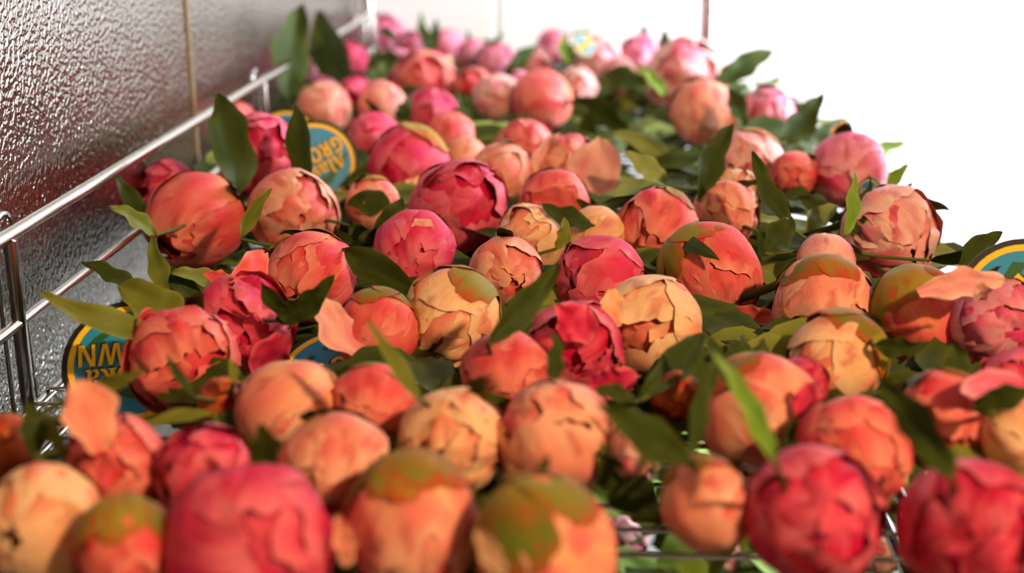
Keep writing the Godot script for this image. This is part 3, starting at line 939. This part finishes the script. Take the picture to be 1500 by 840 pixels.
	for id in ids:
		var bd: Dictionary = buds[id]
		var node: Node3D = bd.node
		for k in (12 if bd.pos.z < -0.95 else 9):
			var from: Vector3 = bd.pos - bd.tip * bd.r * 0.8 + Vector3(rng.randf_range(-.02, .02), 0, -0.012 * k)
			from.y = maxf(rng.randf_range(0.006, bd.pos.y - bd.r * 0.3), 0.006)
			var a := rng.randf_range(-PI, PI)
			var len_ := rng.randf_range(0.05, 0.09)
			var to := from + Vector3(cos(a) * len_, rng.randf_range(-0.015, 0.025), sin(a) * len_ * 0.7)
			to.y = clampf(to.y, 0.005, 0.045)
			to.x = clampf(to.x, -0.325, 0.26)
			var midp := (from + to) * 0.5 + Vector3(0, rng.randf_range(0.0, 0.012), 0)
			var bad := false
			for q in [from, midp, to]:
				var px := pixel_of(q)
				if (px.x > 865 and px.x < 1345 and px.y > 640) or px.y < 75 or (px.x < 190 and px.y > 300 and px.y < 660):
					bad = true
			if bad:
				continue
			part("leaf", blade(from - node.position, midp - node.position, to - node.position, rng.randf_range(0.011, 0.019), Vector3(rng.randf_range(-.4, .4), 1, rng.randf_range(0, .9)).normalized(), 0.3, ["leaf", "leaf", "leaf", "olive"][rng.randi() % 4], 0.15, 4, rng.randf() * 10.0), M.leaf, node)

	# the bed of leaves on the wires
	var bed := SurfaceTool.new()
	bed.begin(Mesh.PRIMITIVE_TRIANGLES)
	for gx in 16:
		for gz in 42:
			var from := Vector3(-0.31 + 0.036 * gx + rng.randf_range(-.015, .015), rng.randf_range(0.005, 0.02), -0.43 - 0.036 * gz + rng.randf_range(-.015, .015))
			var a := rng.randf() * TAU
			var to := from + Vector3(cos(a), 0, sin(a)) * rng.randf_range(0.05, 0.075)
			to.y = rng.randf_range(0.005, 0.028)
			to.x = clampf(to.x, -0.325, 0.27)
			var midp := (from + to) * 0.5 + Vector3(0, rng.randf_range(0.0, 0.01), 0)
			var bad := false
			for q in [from, midp, to]:
				var px := pixel_of(q)
				if (px.x > 865 and px.x < 1345 and px.y > 640) or px.y < 60 or px.y > 900 or (px.x < 190 and px.y > 300 and px.y < 660):
					bad = true
			var reach := -0.31 + 0.036 * 15.0
			var id := nearest(from)
			if bad or from.x > reach or (buds[id].pos - from).length() > 0.17:
				continue
			bed.append_from(blade(from, midp, to, rng.randf_range(0.013, 0.020), Vector3(rng.randf_range(-.3, .3), 1, rng.randf_range(-.2, .5)).normalized(), 0.2, ["leaf", "leaf", "leaf", "olive"][rng.randi() % 4], 0.15, 3, rng.randf() * 10.0), 0, Transform3D.IDENTITY)
	var lay := part("leaf_bed", bed.commit(), M.leaf, self)
	lay.set_meta("label", "dark green leaves lying on the wires under the peony buds")
	lay.set_meta("category", "foliage")
	lay.set_meta("kind", "stuff")

func build_tags() -> void:
	var R := 0.0365
	tag(190, 532, plane_t(190, 532, 0.040), R, Vector3(.12, .62, .78), Vector3(.10, -1, .35), "round teal tag beside the chrome upright, lettering upside down, partly behind a half-open bud")
	tag(462, 238, plane_t(462, 238, 0.058) - 0.015, R, Vector3(.25, .35, .9), Vector3(.45, -1, .0), "round teal tag standing behind a twisted upright leaf")
	tag(500, 548, plane_t(500, 548, 0.038), R, Vector3(.0, .9, .42), Vector3(.55, -.2, .8), "round dark tag lying almost flat under the coral-red bud")
	tag(420, 214, plane_t(420, 214, 0.045), R, Vector3(.1, .3, .95), Vector3(.2, -1, .1), "shaded round tag mostly hidden behind the coral-pink rosebud")
	tag(1500, 448, plane_t(1500, 448, 0.065), R, Vector3(-.1, .25, .95), Vector3(-.7, .7, .0), "bright blue round tag above the pink ruffled bud, by the white wall")
	tag(1338, 552, plane_t(1338, 552, 0.022), R, Vector3(.0, .9, .42), Vector3(.05, -.5, .9), "shaded teal tag lying under the dusky coral bud")
	tag(1271, 292, plane_t(1271, 300, 0.060), 0.016, Vector3(-.85, .2, .42), Vector3(.2, 1, .0), "blue tag seen edge-on behind the pale pink bud")
	tag(856, 66, plane_t(856, 76, 0.075), 0.016, Vector3(.35, .4, .7), Vector3(.7, -.7, .0), "scrap of bright blue tag at the back wall")

func build_lower() -> void:
	for k in 24:
		var s := [-0.12 + 0.075 * (k % 6) + rng.randf_range(-.02, .02), -1.0 - 0.13 * (k / 6) + rng.randf_range(-.03, .03), ["pale", "rose", "pale"][k % 3]]
		var id := "low%d" % k
		var node := make_bud(id, ("deeper rose peony bud" if s[2] == "rose" else "pale pink peony bud") + " among bright green leaves on the lower wire shelf", Vector3(s[0], -0.30 + 0.01 * (k % 3), s[1]), 0.022, Vector3(rng.randf_range(-.3, .3), .3, 1), s[2], 0.3, 8, "rose buds on the lower shelf" if s[2] == "rose" else "pale buds on the lower shelf", 0.0)
		part("stem", tube(PackedVector3Array([Vector3(0, -.02, -.02), Vector3(0.01, -.04, -.08), Vector3(0.02, -.045, -.16)]), .003, .003, 6, lin(110, 130, 60)), M.leaf, node)
		for q in 13:
			var a := rng.randf() * TAU
			var from := Vector3(rng.randf_range(-.03, .03), -0.03, rng.randf_range(-.09, .0))
			var to := from + Vector3(cos(a) * 0.06, rng.randf_range(0.02, 0.07), sin(a) * 0.05)
			part("leaf", blade(from, (from + to) * 0.5 + Vector3(0, 0.02, 0), to, rng.randf_range(.014, .022), Vector3(.2, .8, .5), 0.3, ["bright", "leaf", "bright"][q % 3], 0.15, 4, rng.randf() * 10.0), M.leaf, node)
